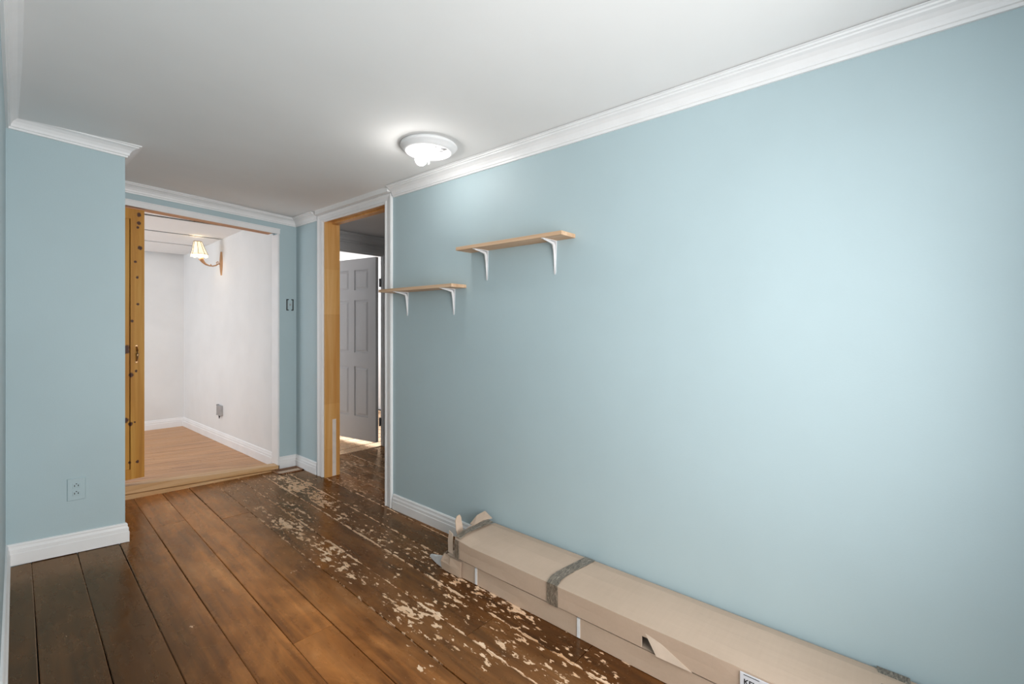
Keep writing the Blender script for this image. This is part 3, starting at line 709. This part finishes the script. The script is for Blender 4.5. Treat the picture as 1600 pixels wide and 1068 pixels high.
# ---------------------------------------------------------------- cardboard cartons
def carton(x0, x1, y0, y1, zbot, ztop, warp=.003, seed=0, notch=None, endlift=0, dome=0):
    """long thin box, subdivided along its length, edges slightly wavy"""
    ys = []; y = y0
    while y < y1 - .03: ys.append(y); y += .085
    ys.append(y1)
    if notch: ys = sorted(set([q for q in ys if min(abs(q - n) for n in notch) > .012] + list(notch)))
    rings = []
    for y in ys:
        n = lambda k: warp * noise.noise(Vector((y * 3.1, k * 7.7 + seed, seed)))
        zl = endlift * max(0, (y - (y1 - .12)) / .12)
        xs = [x0, x0 + .07, (x0 + x1) / 2, x1 - .05, x1]
        zt_ = [ztop(y) + n(1) + zl, ztop(y) + n(2) + zl + dome, ztop(y) + n(3) + dome * 1.3, ztop(y) + n(4) * .6 + dome * .3, ztop(y) - .010]
        ring = [(x0 + n(6) - .001, y, zbot(x0)), (x0 + n(7) * 1.6, y, (zbot(x0) + zt_[0]) / 2)]
        ring += list(zip(xs, [y] * 5, zt_)); ring[2] = (x0 + n(8), y, zt_[0])
        ring += [(x1, y, (zbot(x1) + zt_[4]) / 2), (x1, y, zbot(x1)), ((x0 + x1) / 2, y, zbot((x0 + x1) / 2))]
        rings.append(ring)
    return rings
# lower carton
t = thing('cardboard_carton', (1.685, .6, .012), 'lower long flat cardboard box bound with white straps, on the floor along the blue wall', 'box', 'long cardboard boxes stacked by the wall')
zb1 = lambda x: zf(x) + .0015
r = carton(1.545, 1.830, -.58, 1.742, zb1, lambda y: .0925, .0025, 3)
part(t, B().loft(r), 'carton_body', M['card'])
for ys_ in (1.532, .962, -.25):
    b = B()
    b.box((1.5415, ys_ - .0065, .016), (1.5440, ys_ + .0065, .094)); b.box((1.5415, ys_ - .0065, .0925), (1.80, ys_ + .0065, .0945))
    part(t, b, 'strap', M['strap'])
b = B(); b.sheet([[(1.533, 1.765, .016), (1.531, 1.70, .016), (1.534, 1.625, .016)], [(1.531, 1.772, .055), (1.527, 1.70, .055), (1.533, 1.625, .055)], [(1.545, 1.758, .094), (1.532, 1.70, .093), (1.534, 1.625, .093)]], .002)
part(t, b, 'end_flap', M['card'])
b = B(); b.sheet([[(1.540, 1.770, .018), (1.60, 1.775, .016), (1.80, 1.765, .012)], [(1.548, 1.770, .055), (1.60, 1.79, .05), (1.80, 1.775, .05)], [(1.560, 1.765, .092), (1.62, 1.770, .092), (1.80, 1.765, .092)]], .002)
part(t, b, 'end_flap', M['card'])
b = B(); b.loft([[(1.535, 1.770, .018), (1.565, 1.775, .016), (1.575, 1.780, .060), (1.542, 1.772, .074)], [(1.548, 1.83, .016), (1.575, 1.835, .014), (1.582, 1.84, .040), (1.555, 1.835, .046)], [(1.572, 1.91, .014), (1.584, 1.908, .013), (1.586, 1.906, .024), (1.576, 1.906, .026)]])
f = part(t, b, 'foam_sheet', M['foam']); f['label'] = 'white foam sheet poking out of the box end'
rebase(t)
# upper carton
t = thing('cardboard_carton', (1.685, .6, .097), 'upper long flat cardboard box with torn end, grey tape and paper label', 'box', 'long cardboard boxes stacked by the wall')
zb2 = lambda x: .0965 + .003 * (x < 1.6)
zt2 = lambda y: .183 - .0008 * y
N0, N1 = .640, .700
def upper_body():
    r = carton(1.541, 1.834, -.56, 1.675, zb2, zt2, .004, 11, (N0 - .12, N0, N1), .012, .004)
    B_ = B(); n = len(r[0]); B_.v = [tuple(p) for rr_ in r for p in rr_]
    for a in range(len(r) - 1):
        ymid = (r[a][0][1] + r[a + 1][0][1]) / 2
        for k in range(n):
            k2 = (k + 1) % n
            if k == 0 and .60 < ymid < .70: continue        # lower half of the side is torn open here
            B_.f.append((a * n + k, a * n + k2, (a + 1) * n + k2, (a + 1) * n + k))
    B_.f.append(tuple(range(n))); B_.f.append(tuple(range((len(r) - 1) * n, len(r) * n)))
    return B_
part(t, upper_body(), 'carton_body', M['card'])
b = B(); b.sheet([[(1.543, .694, .168), (1.543, .66, .158)], [(1.532, .640, .099), (1.538, .52, .098)]], .0025)
f = part(t, b, 'torn_flap', M['cream']); f['label'] = 'torn triangular flap folded out of the side'
b = B(); b.box((1.543, .698, .098), (1.547, .704, .176)); part(t, b, 'torn_edge', M['cream'])
# tape band round the box
b = B(); top = []
for k, xx in enumerate((1.5365, 1.58, 1.62, 1.68, 1.75, 1.81, 1.834)):
    zz = zt2(1.08) + (.0065 if 0 < k < 5 else .003) + (.001 if k == 3 else 0) - (.010 if k == 6 else 0) - (.003 if k == 5 else 0)
    y = 1.085 + .012 * math.sin(k); top.append([(xx, y - .026, zz), (xx, y + .026, zz)])
b.sheet(top, .0012); part(t, b, 'tape_band', M['tape'])
b = B(); b.box((1.5355, 1.058, .098), (1.5385, 1.112, .185)); part(t, b, 'tape_band', M['tape'])
b = B(); b.box((1.5355, 1.645, .100), (1.5385, 1.672, .190)); part(t, b, 'tape_band', M['tape'])
b = B(); b.sheet([[(1.5425, 1.640, .2005), (1.5425, 1.672, .2035)], [(1.60, 1.650, .207), (1.60, 1.684, .209)], [(1.70, 1.655, .200), (1.70, 1.690, .203)], [(1.80, 1.66, .193), (1.80, 1.70, .200)]], .0012); part(t, b, 'tape_band', M['tape'])
b = B(); b.sheet([[(1.842, .05, .176), (1.842, -.03, .176)], [(1.70, .03, .1905), (1.70, -.04, .1905)], [(1.55, .03, .188), (1.55, -.04, .188)]], .0012); part(t, b, 'tape_band', M['tape'])
# end flaps at the torn far end
b = B(); b.sheet([[(1.545, 1.676, .102), (1.66, 1.69, .102), (1.82, 1.71, .102)], [(1.543, 1.690, .15), (1.66, 1.712, .15), (1.82, 1.73, .15)], [(1.545, 1.678, .200), (1.66, 1.70, .203), (1.82, 1.735, .20)]], .003); part(t, b, 'end_flap', M['card'])
b = B(); b.sheet([[(1.548, 1.700, .105), (1.548, 1.735, .104)], [(1.546, 1.702, .16), (1.548, 1.738, .162)], [(1.548, 1.702, .205), (1.550, 1.730, .212)]], .003); part(t, b, 'end_flap', M['cream'])
b = B(); b.sheet([[(1.60, 1.715, .15), (1.64, 1.722, .15)], [(1.595, 1.73, .20), (1.645, 1.735, .20)], [(1.60, 1.74, .245), (1.64, 1.742, .25)], [(1.612, 1.742, .262), (1.632, 1.744, .264)]], .003); part(t, b, 'end_flap', M['card'])
b = B(); b.sheet([[(1.70, 1.70, .200), (1.70, 1.735, .195)], [(1.77, 1.70, .205), (1.77, 1.75, .215)], [(1.826, 1.69, .198), (1.828, 1.745, .222)]], .003); part(t, b, 'end_flap', M['card'])
# label with its printing
b = B(); b.box((1.5350, .215, .100), (1.5380, .372, .178)); lb = part(t, b, 'paper_label', M['paper']); lb['label'] = 'white paper label with black printing'
def text(s, y, z, size, parent, bold=.0):
    c = bpy.data.curves.new('lettering', 'FONT'); c.body = s; c.size = size; c.extrude = .0003; c.offset = bold
    tmp = bpy.data.objects.new('tmp', c); COL.objects.link(tmp); bpy.context.view_layer.update()
    me = bpy.data.meshes.new_from_object(tmp.evaluated_get(bpy.context.evaluated_depsgraph_get())); bpy.data.objects.remove(tmp)
    me.materials.clear(); me.materials.append(M['ink'])
    # text runs towards -y, faces -x
    mt = Matrix(((0, 0, -1, 1.5349), (-1, 0, 0, y), (0, 1, 0, z), (0, 0, 0, 1)))
    me.transform(mt); o = bpy.data.objects.new('lettering', me); COL.objects.link(o); o.parent = parent
text('KENTS PREM', .362, .146, .0215, lb, .0006)
b = B(); b.box((1.5345, .318, .1725), (1.5350, .362, .1745)); b.build('printed_bar', M['ink'], lb)
rebase(t)
